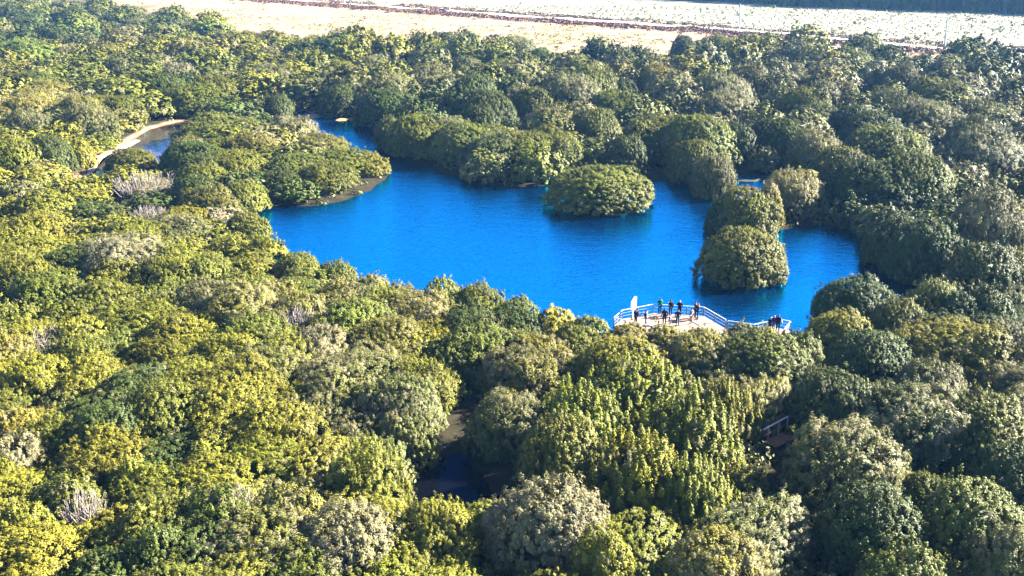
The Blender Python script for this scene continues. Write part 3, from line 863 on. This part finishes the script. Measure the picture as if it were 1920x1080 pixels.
bank([(556,219),(575,214),(598,214),(600,220),(580,224)], .15, M_SAND)
bank([(606,220),(622,214),(638,212),(634,218),(615,222)], .15, M_SAND)
bank([(628,226),(640,220),(652,224),(644,231)], .15, M_SAND)
bank([(163,315),(180,297),(222,277),(258,260),(266,262),(230,281),(188,301),(172,320),(166,334),(159,333)], .26, M_PALESAND)
if False: bank([(255,243),(285,228),(330,226),(332,236),(300,246),(272,258)], .25, M_SAND)
bank([(1378,341),(1398,342.3),(1413,342),(1425,338),(1437,331.5),(1462,331),(1462,330),(1437,329.8),(1424,336.4),(1413,340.8),(1398,341),(1378,339.8)], .2, M_SHADEDSAND)
bank([(1378,358),(1400,351),(1420,352),(1422,358),(1400,364)], .18, M_PEAT)
bank([(760,935),(800,905),(822,908),(812,925),(790,950),(768,960)], -.02, M_PEAT)

# ------------------------------------------------------------------ decks
ZD = 1.0
def dk(u, v, z=ZD): return unproj(u, v, z)
def slab(poly, z0, z1):
    n = len(poly); V = [(p[0], p[1], z0) for p in poly] + [(p[0], p[1], z1) for p in poly]
    F = [tuple(range(n, 2 * n)), tuple(reversed(range(n)))] + [(i, (i + 1) % n, n + (i + 1) % n, n + i) for i in range(n)]
    return V, F
def railing(root, pts, step=1.9, skip=(), h=1.0):
    """posts, a broad top rail and two thin rails along the points"""
    for i in range(len(pts) - 1):
        if i in skip: continue
        a, b = np.array(pts[i][:2]), np.array(pts[i + 1][:2]); L = np.linalg.norm(b - a); n = max(1, round(L / step))
        o = MB(); o.bar((*a, ZD + h), (*b, ZD + h), .10, .06); o.build('top_rail', M_RAIL, root, .012)
        for q, w in ((.36, .022), (.68, .022)):
            o = MB(); o.bar((*a, ZD + h * q), (*b, ZD + h * q), w, w); o.build('lower_rail', M_RAIL, root)
        for k in range(n + (1 if i == len(pts) - 2 or (i + 1) in skip else 0)):
            p = a + (b - a) * (k / n)
            o = MB(); o.box((p[0], p[1], ZD + h / 2 - .07), (.095, .095, h - .0)); o.build('post', M_RAIL, root, .01)
deck_px = [(1149,613),(1165,598.5),(1224,587),(1320,592.5),(1361.5,617),(1340,634),(1240,633)]
dp = [dk(*p) for p in deck_px]; ctr = np.mean(dp, 0)
deck = empty('viewing_deck', (ctr[0], ctr[1], 0))
tag(deck, 'large pale timber viewing deck with white railings over the water', 'viewing deck')
loc = [np.array(p) - np.array([ctr[0], ctr[1], 0]) for p in dp]
m = MB(); m.add(*slab(loc, ZD - .14, ZD)); m.build('deck_floor', M_PLANK, deck)
m = MB()
ins = [(.5 * a + .5 * b) for a, b in zip(loc, loc[1:] + loc[:1])] + [a * .92 for a in loc]
for p in ins: m.box((p[0] * .96, p[1] * .96, (ZD - .14 - 1.2) / 2), (.18, .18, ZD - .14 + 1.2))
m.build('pile', M_WOOD, deck)
inset = [p * .985 for p in loc]
railing(deck, [inset[6], inset[0], inset[1], inset[2], inset[3], inset[4]])

# the boardwalk to the right and the small platform at its end
bw_px = [(1361.5,618.5),(1412,626),(1440,620)]; 
w0 = dk(1359,622); bctr = dk(1400, 626)
walk = empty('boardwalk', (bctr[0], bctr[1], 0))
tag(walk, 'narrow pale boardwalk with a white rail between the two viewing platforms', 'boardwalk')
far = [dk(*p) - np.array([bctr[0], bctr[1], 0]) for p in bw_px]
for i in range(2):
    a, b = far[i], far[i + 1]; d = (b - a) / np.linalg.norm(b - a); nrm = np.array([d[1], -d[0], 0]) * 1.3
    m = MB(); m.add(*slab([a + nrm + d * (.02 if i else 0), b + nrm, b, a + d * (.02 if i else 0)], ZD - .13 - .02 * i, ZD - .01 - .012 * i)); m.build('walkway_floor', M_PLANK, walk)
railing(walk, [far[0] + np.array([.1, -.06, 0]), far[1], far[2]], 2.0)
pl_px = [(1443.5,612),(1481.5,620),(1470,635),(1432,628)]
pp = [dk(*p) for p in pl_px]; pctr = np.mean(pp, 0)
plat = empty('viewing_platform', (pctr[0], pctr[1], 0))
tag(plat, 'small timber platform with white rails half hidden by shrubs', 'viewing platform')
pl = [p - np.array([pctr[0], pctr[1], 0]) for p in pp]
m = MB(); m.add(*slab(pl, ZD - .12, ZD + .006)); m.build('platform_floor', M_PLANK, plat)
m = MB()
for p in pl: m.box((p[0] * .9, p[1] * .9, (ZD - 1.3) / 2), (.16, .16, ZD - .1 + 1.2))
m.build('pile', M_WOOD, plat)
railing(plat, [pl[0] * .97, pl[1] * .97, pl[2] * .97], 2.4)

# sign board on the deck
sp_ = dk(1187, 599.5)
sign = empty('sign_board', (sp_[0], sp_[1], ZD), R_(42))
tag(sign, 'tall blank white sign board with a slanted top on the deck rail', 'sign board')
m = MB()
V = []
for y in (-.03, .03): V += [(-.42, y, 1.18), (.42, y, 1.02), (.42, y, 2.45), (.02, y, 2.52), (-.42, y, 2.05)]
m.add(V, [(0, 1, 2, 3, 4), (9, 8, 7, 6, 5), (0, 5, 6, 1), (1, 6, 7, 2), (2, 7, 8, 3), (3, 8, 9, 4), (4, 9, 5, 0)])
m.build('panel', M_WHITE, sign)
m = MB(); m.box((0, .06, .62), (.22, .05, 1.24)); m.build('post', M_WHITE, sign, .01)

# broken railing in the trees
ra, rb = unproj(1431, 806, 1.75), unproj(1479, 780, 1.95)
rc = (ra + rb) / 2
brk = empty('wooden_railing', (rc[0], rc[1], 0)); tag(brk, 'short piece of brown wooden railing and walkway among the trees', 'railing')
A_, B_ = ra - np.array([rc[0], rc[1], 0]), rb - np.array([rc[0], rc[1], 0])
m = MB(); m.bar(A_, B_, .13, .07); m.build('top_rail', M_WOOD, brk, .01)
m = MB(); m.bar(A_ * [1, 1, 0] + [0, 0, 1.2], B_ * [1, 1, 0] + [0, 0, 1.25], .08, .06); m.build('lower_rail', M_BROWNWOOD, brk)
for t in (.22, .62, .97):
    q = A_ + (B_ - A_) * t
    m = MB(); m.box((q[0], q[1], q[2] / 2 + .1), (.10, .10, q[2] - .25)); m.build('post', M_WOOD, brk, .01)
dd = (B_ - A_) / np.linalg.norm(B_ - A_); nn_ = np.array([dd[1], -dd[0], 0]) / np.linalg.norm([dd[1], dd[0]])
m = MB()
for k in range(int(np.linalg.norm(B_ - A_) / .2)):
    q = A_ + dd * (.2 * k + .1)
    m.bar((q[0] + nn_[0] * .05, q[1] + nn_[1] * .05, .72), (q[0] + nn_[0] * 1.3, q[1] + nn_[1] * 1.3, .72), .16, .05)
m.build('walkway_floor', M_BROWNWOOD, brk)

# ------------------------------------------------------------------ people
def skin_mesh(name, chains, mat, sub=1):
    """one continuous surface grown round a tree of joints: chains of (key, position, radius) sharing keys"""
    idx, V, E, Rd = {}, [], [], []
    for ch in chains:
        prev = None
        for key, p, r in ch:
            if key not in idx:
                idx[key] = len(V); V.append(p); Rd.append(r if hasattr(r, '__len__') else (r, r))
            if prev is not None: E.append((prev, idx[key]))
            prev = idx[key]
    me = bpy.data.meshes.new(name); me.from_pydata(V, E, [])
    ob = bpy.data.objects.new('temporary', me); COL.objects.link(ob)
    md = ob.modifiers.new('skin', 'SKIN'); md.use_smooth_shade = True
    for i, sv in enumerate(me.skin_vertices[0].data): sv.radius = Rd[i]; sv.use_root = (i == 0)
    if sub: s = ob.modifiers.new('sub', 'SUBSURF'); s.levels = s.render_levels = sub
    dg = bpy.context.evaluated_depsgraph_get(); dg.update()
    out = bpy.data.meshes.new_from_object(ob.evaluated_get(dg)); out.name = name
    bpy.data.objects.remove(ob); out.materials.clear(); out.materials.append(mat)
    return out
def joints(pose):
    J = dict(pelvis=(0, 0, .96), waist=(0, 0, 1.12), chest=(0, .0, 1.33), neck=(0, .0, 1.48), skull=(0, .02, 1.60), crown=(0, .01, 1.68))
    for s, n in ((-1, 'l'), (1, 'r')):
        J['sh' + n] = (s * .19, 0, 1.41); J['hip' + n] = (s * .10, 0, .92); J['kn' + n] = (s * .11, .025, .50)
        J['an' + n] = (s * .12, -.02, .09); J['to' + n] = (s * .14, .13, .045)
        if pose == 'phone': J['el' + n] = (s * .25, .06, 1.15); J['wr' + n] = (s * .10, .30, 1.26); J['pa' + n] = (s * .07, .36, 1.31)
        elif pose == 'rail': J['el' + n] = (s * .27, .10, 1.16); J['wr' + n] = (s * .22, .32, 1.10); J['pa' + n] = (s * .2, .40, 1.08)
        elif pose == 'hug': J['el' + n] = (s * .30, .16, 1.28); J['wr' + n] = (s * .15, .36, 1.30); J['pa' + n] = (s * .08, .40, 1.30)
        elif pose == 'point' and s == 1: J['el' + n] = (.40, .06, 1.30); J['wr' + n] = (.62, .12, 1.24); J['pa' + n] = (.70, .14, 1.23)
        else: J['el' + n] = (s * .26, -.03, 1.14); J['wr' + n] = (s * .27, .06, .90); J['pa' + n] = (s * .27, .08, .82)
    if pose == 'step':
        J['knl'] = (-.11, .16, .52); J['anl'] = (-.12, .20, .10); J['tol'] = (-.13, .35, .045); J['anr'] = (.12, -.22, .12); J['tor'] = (.13, -.08, .045)
    return J
POSE = {}
def person_meshes(pose, skirt=False):
    if pose in POSE: return POSE[pose]
    J = joints(pose); ch = [[('pelvis', J['pelvis'], (.14, .10)), ('waist', J['waist'], (.12, .09)), ('chest', J['chest'], (.145, .098)), ('neck', J['neck'], .058), ('skull', J['skull'], (.082, .098)), ('crown', J['crown'], (.066, .08))]]
    coat = [[('pelvis', (0, 0, .90), (.172, .138)), ('waist', J['waist'], (.165, .132)), ('chest', (0, 0, 1.35), (.20, .15)), ('neck', (0, 0, 1.47), (.10, .095)), ('collar', (0, .005, 1.525), (.072, .075))]]
    legs = [[('pelvis', J['pelvis'], (.155, .12))]]; legs = []
    for n in 'lr':
        w, pa = Vector(J['wr' + n]), Vector(J['pa' + n]); d = (pa - w).normalized(); side = d.cross(Vector((0, 1, .3))).normalized()
        ch.append([('chest', J['chest'], .16), ('sh' + n, J['sh' + n], .062), ('el' + n, J['el' + n], .045), ('wr' + n, J['wr' + n], .030), ('pa' + n, J['pa' + n], (.036, .020))])
        for q, (off, ln) in enumerate(((-.033, .070), (-.011, .082), (.011, .078), (.033, .060))):
            b = pa + side * off; k = b + d * ln * .55; e = k + d * ln * .40 + Vector((0, 0, -.012))
            ch.append([('pa' + n, J['pa' + n], .03), (f'f{n}{q}a', tuple(b + d * .018), .009), (f'f{n}{q}b', tuple(k), .0085), (f'f{n}{q}c', tuple(e), .007)])
        th = w.lerp(pa, .45) + side * -.045
        ch.append([('wr' + n, J['wr' + n], .03), (f't{n}a', tuple(th), .012), (f't{n}b', tuple(th + d * .05 + side * -.012), .009)])
        ch.append([('pelvis', J['pelvis'], .15), ('hip' + n, J['hip' + n], .088), ('kn' + n, J['kn' + n], .058), ('an' + n, J['an' + n], .040), ('to' + n, J['to' + n], (.042, .03))])
        w2 = Vector(J['el' + n]).lerp(w, .93)
        coat.append([('chest', (0, 0, 1.35), .2), ('sh' + n, J['sh' + n], .085), ('el' + n, J['el' + n], .066), ('cuff' + n, tuple(w2), .050)])
        a2 = Vector(J['an' + n]); 
        legs.append([('pelvis', J['pelvis'], (.168, .125)), ('hip' + n, J['hip' + n], .105), ('kn' + n, J['kn' + n], .078), ('an' + n, tuple(a2 + Vector((0, 0, .02))), .062)])
    body = skin_mesh('person', ch, None); jac = skin_mesh('jacket', coat, None); tro = skin_mesh('trousers', legs, None)
    h = MB()
    for i in range(1): pass
    hair = bpy.data.meshes.new('hair'); V, F = [], []
    nu, nv = 14, 7
    for j in range(nv + 1):
        ph = math.pi * .5 - j * (math.pi * .60) / nv
        for i in range(nu):
            th = 2 * math.pi * i / nu; fr = .5 + .5 * math.sin(th)
            zz = math.sin(ph); zz = max(zz, -.3 + fr * .55) if j > 3 else zz
            V.append((.098 * math.cos(ph) * math.cos(th), .112 * math.cos(ph) * math.sin(th) - .012 + .02, 1.615 + .105 * zz))
    for j in range(nv):
        for i in range(nu): F.append((j * nu + i, (j + 1) * nu + i, (j + 1) * nu + (i + 1) % nu, j * nu + (i + 1) % nu))
    hair.from_pydata(V, [], F)
    for p in hair.polygons: p.use_smooth = True
    shoes = []
    for n in 'lr':
        a, t_ = Vector(J['an' + n]), Vector(J['to' + n])
        shoes.append(skin_mesh('shoe', [[('a', tuple(a + Vector((0, -.05, -.035))), .05), ('b', tuple(a.lerp(t_, .5) + Vector((0, 0, -.01))), .055), ('c', tuple(t_ + Vector((0, .03, .005))), .042)]], None))
    f = MB()   # eyes, nose and mouth sit on the head
    POSE[pose] = (body, jac, tro, hair, shoes)
    return POSE[pose]
MATS = {}
def cloth(c):
    if c not in MATS: MATS[c] = simple('cloth', c, .85, .12, 14, .15)
    return MATS[c]
M_SKIN = simple('skin', (.52, .31, .21), .55, .05, 10)
M_HAIR = simple('dark_hair', (.025, .018, .014), .6, .3, 30)
M_SHOE = simple('dark_shoe', (.03, .028, .026), .6, .2, 10)
def setmat(o, m): o.material_slots[0].link = 'OBJECT'; o.material_slots[0].material = m
def face_bits(root):
    m = MB()
    for s in (-1, 1): m.tube([(s * .034, .098, 1.615), (s * .034, .112, 1.615)], [.013, .009], 6)
    m.tube([(-.028, .103, 1.55), (.028, .103, 1.55)], .007, 6)
    m.build('facial_feature', M_HAIR, root)
    m = MB(); m.tube([(0, .095, 1.61), (0, .128, 1.575), (0, .10, 1.568)], [.010, .016, .010], 6)
    for s in (-1, 1): m.tube([(s * .080, .015, 1.62), (s * .097, .008, 1.60), (s * .082, .015, 1.57)], [.012, .016, .010], 6)
    m.build('ear', M_SKIN, root)
def person(u, v, face, pose, jc, tc, label, hgt=1.0, hair=None, wide=1.0, z=ZD):
    p = dk(u, v, z)
    body, jac, tro, hr, sh = person_meshes(pose)
    root = link('person', body, None, (p[0], p[1], z + .012)); root.rotation_euler = (0, 0, R_(face)); root.scale = (hgt * wide, hgt * wide, hgt)
    setmat(root, M_SKIN)
    for nm, me, mt in (('jacket', jac, cloth(jc)), ('trousers', tro, cloth(tc)), ('hair', hr, M_HAIR if hair is None else cloth(hair)), ('shoe', sh[0], M_SHOE), ('shoe', sh[1], M_SHOE)):
        if not me.materials: me.materials.append(mt)
        o = link(nm, me, root); setmat(o, mt)
    face_bits(root)
    tag(root, label, 'person', 'visitors on the viewing decks')
    return root
# face: degrees turned from looking away from the camera (counter-clockwise)
NAVY, BLACK, JEANS = (.02, .035, .11), (.015, .015, .022), (.03, .06, .13)
pA = person(1192, 608, 40, 'phone', (.13, .05, .06), BLACK, 'person in a maroon jacket with a dark backpack standing by the white sign')
person(1211, 610, 60, 'phone', (.10, .16, .27), (.42, .40, .40), 'person in a blue-grey jacket and pale trousers right of the white sign')
person(1237, 588.5, 12, 'phone', (.03, .22, .07), JEANS, 'person in a green jacket and jeans at the far rail', 1.03)
pB = person(1257, 591, 25, 'phone', (.05, .055, .06), JEANS, 'person in jeans with a black backpack at the far rail', 1.0)
person(1273.5, 593, -10, 'rail', BLACK, (.02, .02, .03), 'person in a black jacket leaning on the middle of the far rail', 1.0, (.55, .42, .3), 1.1)
person(1245.5, 607.5, 5, 'stand', NAVY, (.03, .03, .06), 'person in a long navy coat near the front rail', 1.0, None, 1.12)
person(1256, 609, 30, 'stand', (.42, .38, .55), (.25, .25, .33), 'small child in pale lilac between two people in navy', .62)
person(1270, 610.5, -20, 'point', NAVY, (.03, .24, .30), 'person in a navy top and teal trousers pointing to the right', 1.0, None, 1.05)
person(1295.5, 607, 15, 'stand', (.74, .60, .54), (.66, .46, .42), 'slim person in a cream top and pink trousers by the deck middle', .98, (.10, .05, .03), .85)
person(1303, 596, -70, 'hug', (.30, .14, .09), (.12, .17, .25), 'person in a brown jacket hugging a person in black', 1.03)
person(1308, 599, 75, 'hug', (.02, .02, .05), (.05, .13, .20), 'person in a black jacket hugging a person in brown', 1.02, (.30, .18, .12))
person(1443, 619.5, -20, 'stand', BLACK, (.03, .03, .05), 'person in black at the left end of the small platform', .80)
person(1450, 621, 10, 'stand', (.16, .04, .26), (.45, .30, .50), 'person in a purple top in the middle of the small platform', .98, (.40, .38, .45))
pC = person(1457.5, 622, -15, 'stand', (.012, .010, .02), BLACK, 'person in black carrying a white bag on the small platform', 1.05)
def rucksack(o, label, col, side=0.0):
    mt = cloth(col); a = o.rotation_euler.z
    r = empty('backpack', o.location, a); tag(r, label, 'backpack')
    m = MB(); m.box((side, -.235, 1.25), (.30, .17, .44), 0, .82); m.build('bag', mt, r, .05)
    m = MB(); m.box((side, -.335, 1.16), (.21, .05, .20)); m.build('pocket', mt, r, .02)
    for s in (-.1, .1):
        m = MB(); m.tube([(side + s, -.19, 1.44), (side + s, -.02, 1.535), (side + s, .165, 1.38), (side + s, .12, 1.12), (side + s * 1.5, -.17, 1.08)], .018, 6); m.build('strap', mt, r)
rucksack(pA, 'dark backpack worn by the person in maroon', (.03, .03, .06))
rucksack(pB, 'black backpack worn by the person in jeans at the far rail', (.012, .016, .014))
r = empty('shoulder_bag', pC.location, pC.rotation_euler.z); tag(r, 'white bag hanging beside the person in black on the small platform', 'bag')
m = MB(); m.box((.34, .02, .98), (.14, .30, .36), 0, .9); m.build('bag', M_WHITE, r, .03)
m = MB(); m.tube([(.34, -.11, 1.15), (.25, -.05, 1.49), (.25, .05, 1.49), (.34, .14, 1.15)], .016, 6); m.build('strap', M_WHITE, r)

# ------------------------------------------------------------------ beside the track: poles, posts, a car, cows
def pole(u, v, h, lean, label):
    p = unproj(u, v, .8); z = zbase(p[0], p[1])
    r = empty('utility_pole', (p[0], p[1], z - .2)); r.rotation_euler = (0, R_(lean), R_(15))
    tag(r, label, 'utility pole', 'utility poles along the road')
    m = MB(); m.tube([(0, 0, 0), (0, 0, h * .5), (0, 0, h)], [.30, .25, .19], 10); m.build('mast', M_POLE, r)
    m = MB(); m.bar((-1.1, 0, h - .55), (1.1, 0, h - .55), .14, .16); m.build('crossarm', M_POLE, r)
    for s in (-.95, -.35, .35, .95):
        m = MB(); m.tube([(s, 0, h - .46), (s, 0, h - .30), (s, 0, h - .22)], [.05, .075, .03], 8); m.build('insulator', M_WHITE, r)
pole(1386, 59, 10.4, -2, 'tall pale utility pole by the road, above the middle of the wood')
pole(1771, 88, 10.6, -2, 'tall pale utility pole by the road near the right edge')
pole(843, 21.5, 10.5, 0, 'pale utility pole by the road beside the car, its top cut off')
pole(646, 9.5, 10.5, 0, 'pale utility pole by the road left of the car')
for u, v, lb in ((1546, 71.5, 'white marker post on the far verge right of the cows'), (1524, 68, 'white marker post on the far verge above the cows'), (1696, 82.5, 'white marker post left of the right-hand utility pole'), (1399, 57.5, 'white marker post just right of the middle utility pole')):
    p = unproj(u, v, .8); r = empty('marker_post', (p[0], p[1], zbase(p[0], p[1]))); tag(r, lb, 'post', 'white posts along the road')
    m = MB(); m.box((0, 0, .75), (.24, .24, 1.5), 0, .9); m.build('shaft', M_WHITE, r, .02)
    m = MB(); m.box((0, 0, 1.54), (.27, .27, .08)); m.build('cap', M_WHITE, r)
M_CARBLUE = simple('blue_car_paint', (.05, .09, .28), .3, .04, 2, .5); M_CARWHITE = simple('white_car_paint', (.75, .75, .76), .3, .03, 2, .5)
M_GLASS = simple('dark_glass', (.02, .025, .035), .08, .05, 2, .6); M_TYRE = simple('tyre_rubber', (.02, .02, .02), .85, .1, 6); M_RIM = simple('alloy', (.5, .5, .52), .35, .05, 6, .5, .8)
cp = unproj(830, 24.5, .9); car = empty('parked_car', (cp[0], cp[1], zbase(cp[0], cp[1]) + .07), R_(-9)); tag(car, 'small dark blue car standing on the pale road', 'car')
prof = [(-2.0, .38), (-2.05, .85), (-1.9, .98), (-1.0, 1.02), (1.0, .98), (1.85, .86), (2.05, .68), (2.02, .36)]
m = MB(); V = [(x, y, z) for y in (-.86, .86) for x, z in prof]; n = len(prof)
m.add(V, [tuple(range(n)), tuple(reversed(range(n, 2 * n)))] + [((i + 1) % n, i, n + i, n + (i + 1) % n) for i in range(n)]); m.build('body', M_CARBLUE, car, .05)
cab = [(-1.75, .99), (-1.35, 1.46), (.25, 1.5), (1.0, .99)]
m = MB(); V = [(x, y * (1 if z < 1.1 else .86), z) for y in (-.80, .80) for x, z in cab]
m.add(V, [(0, 1, 2, 3), (7, 6, 5, 4), (1, 0, 4, 5), (2, 1, 5, 6), (3, 2, 6, 7)]); m.build('window', M_GLASS, car)
m = MB(); m.box((-.55, 0, 1.51), (1.62, 1.36, .05)); m.build('roof', M_CARWHITE, car, .02)
for x in (-1.25, 1.3):
    for y in (-.80, .80):
        m = MB(); m.tube([(x, y - .1, .33), (x, y + .1, .33)], .33, 16); w = m.build('wheel', M_TYRE, car)
        m = MB(); s = math.copysign(1, y); m.tube([(x, y + s * .1, .33), (x, y + s * .115, .33)], .20, 12); m.build('rim', M_RIM, w)
for y in (-.6, .6):
    m = MB(); m.box((2.03, y, .72), (.06, .34, .14)); m.build('headlight', M_WHITE, car, .02)
M_COW = simple('dark_cow_hide', (.03, .02, .018), .8, .4, 4)
def cow(u, v, face, label):
    p = unproj(u, v, .85); ch = [[('rump', (-.75, 0, 1.12), (.24, .28)), ('loin', (-.3, 0, 1.08), (.28, .36)), ('chest', (.45, 0, 1.06), (.29, .36)), ('neck', (.85, 0, 1.2), (.15, .19)), ('poll', (1.15, 0, 1.28), (.12, .13)), ('muzzle', (1.48, 0, 1.08), (.085, .09))]]
    for s in (-1, 1):
        ch.append([('chest', 0, 0), ('fk%d' % s, (.5, s * .2, .62), .10), ('fw%d' % s, (.52, s * .2, .36), .065), ('fh%d' % s, (.54, s * .2, .05), .07)])
        ch.append([('rump', 0, 0), ('hk%d' % s, (-.62, s * .2, .72), .13), ('hh%d' % s, (-.86, s * .2, .42), .07), ('hf%d' % s, (-.78, s * .2, .05), .07)])
        ch.append([('poll', 0, 0), ('ear%d' % s, (1.08, s * .26, 1.3), .04)])
    ch.append([('rump', 0, 0), ('t1', (-1.04, 0, 1.05), .035), ('t2', (-1.08, 0, .5), .03)])
    o = link('cow', skin_mesh('cow', ch, M_COW), None, (p[0], p[1], zbase(p[0], p[1]) + .06)); o.rotation_euler = (0, 0, R_(face))
    tag(o, label, 'cow', 'dark cows on the road')
cow(1477.5, 72, 175, 'dark cow seen from the side on the pale road, left of the other')
cow(1530, 78, 115, 'dark cow turned to the camera on the pale road, right of the other')

# ------------------------------------------------------------------ the air
def haze():
    x0, x1, y0, y1, z0, z1 = -960, 960, -150, 1560, -3, 43
    m = MB(); m.box(((x0 + x1) / 2, (y0 + y1) / 2, (z0 + z1) / 2), (x1 - x0, y1 - y0, z1 - z0))
    mt, t, out = mat_new('haze')
    v = N(t, 'ShaderNodeVolumePrincipled'); v.inputs['Color'].default_value = (.17, .45, 1.0, 1)
    v.inputs['Density'].default_value = .00011; v.inputs['Anisotropy'].default_value = .1
    t.links.new(v.outputs[0], out.inputs['Volume'])
    tag(m.build('haze', mt), 'thin pale air over the whole wood and field', 'haze', kind='stuff')
haze()
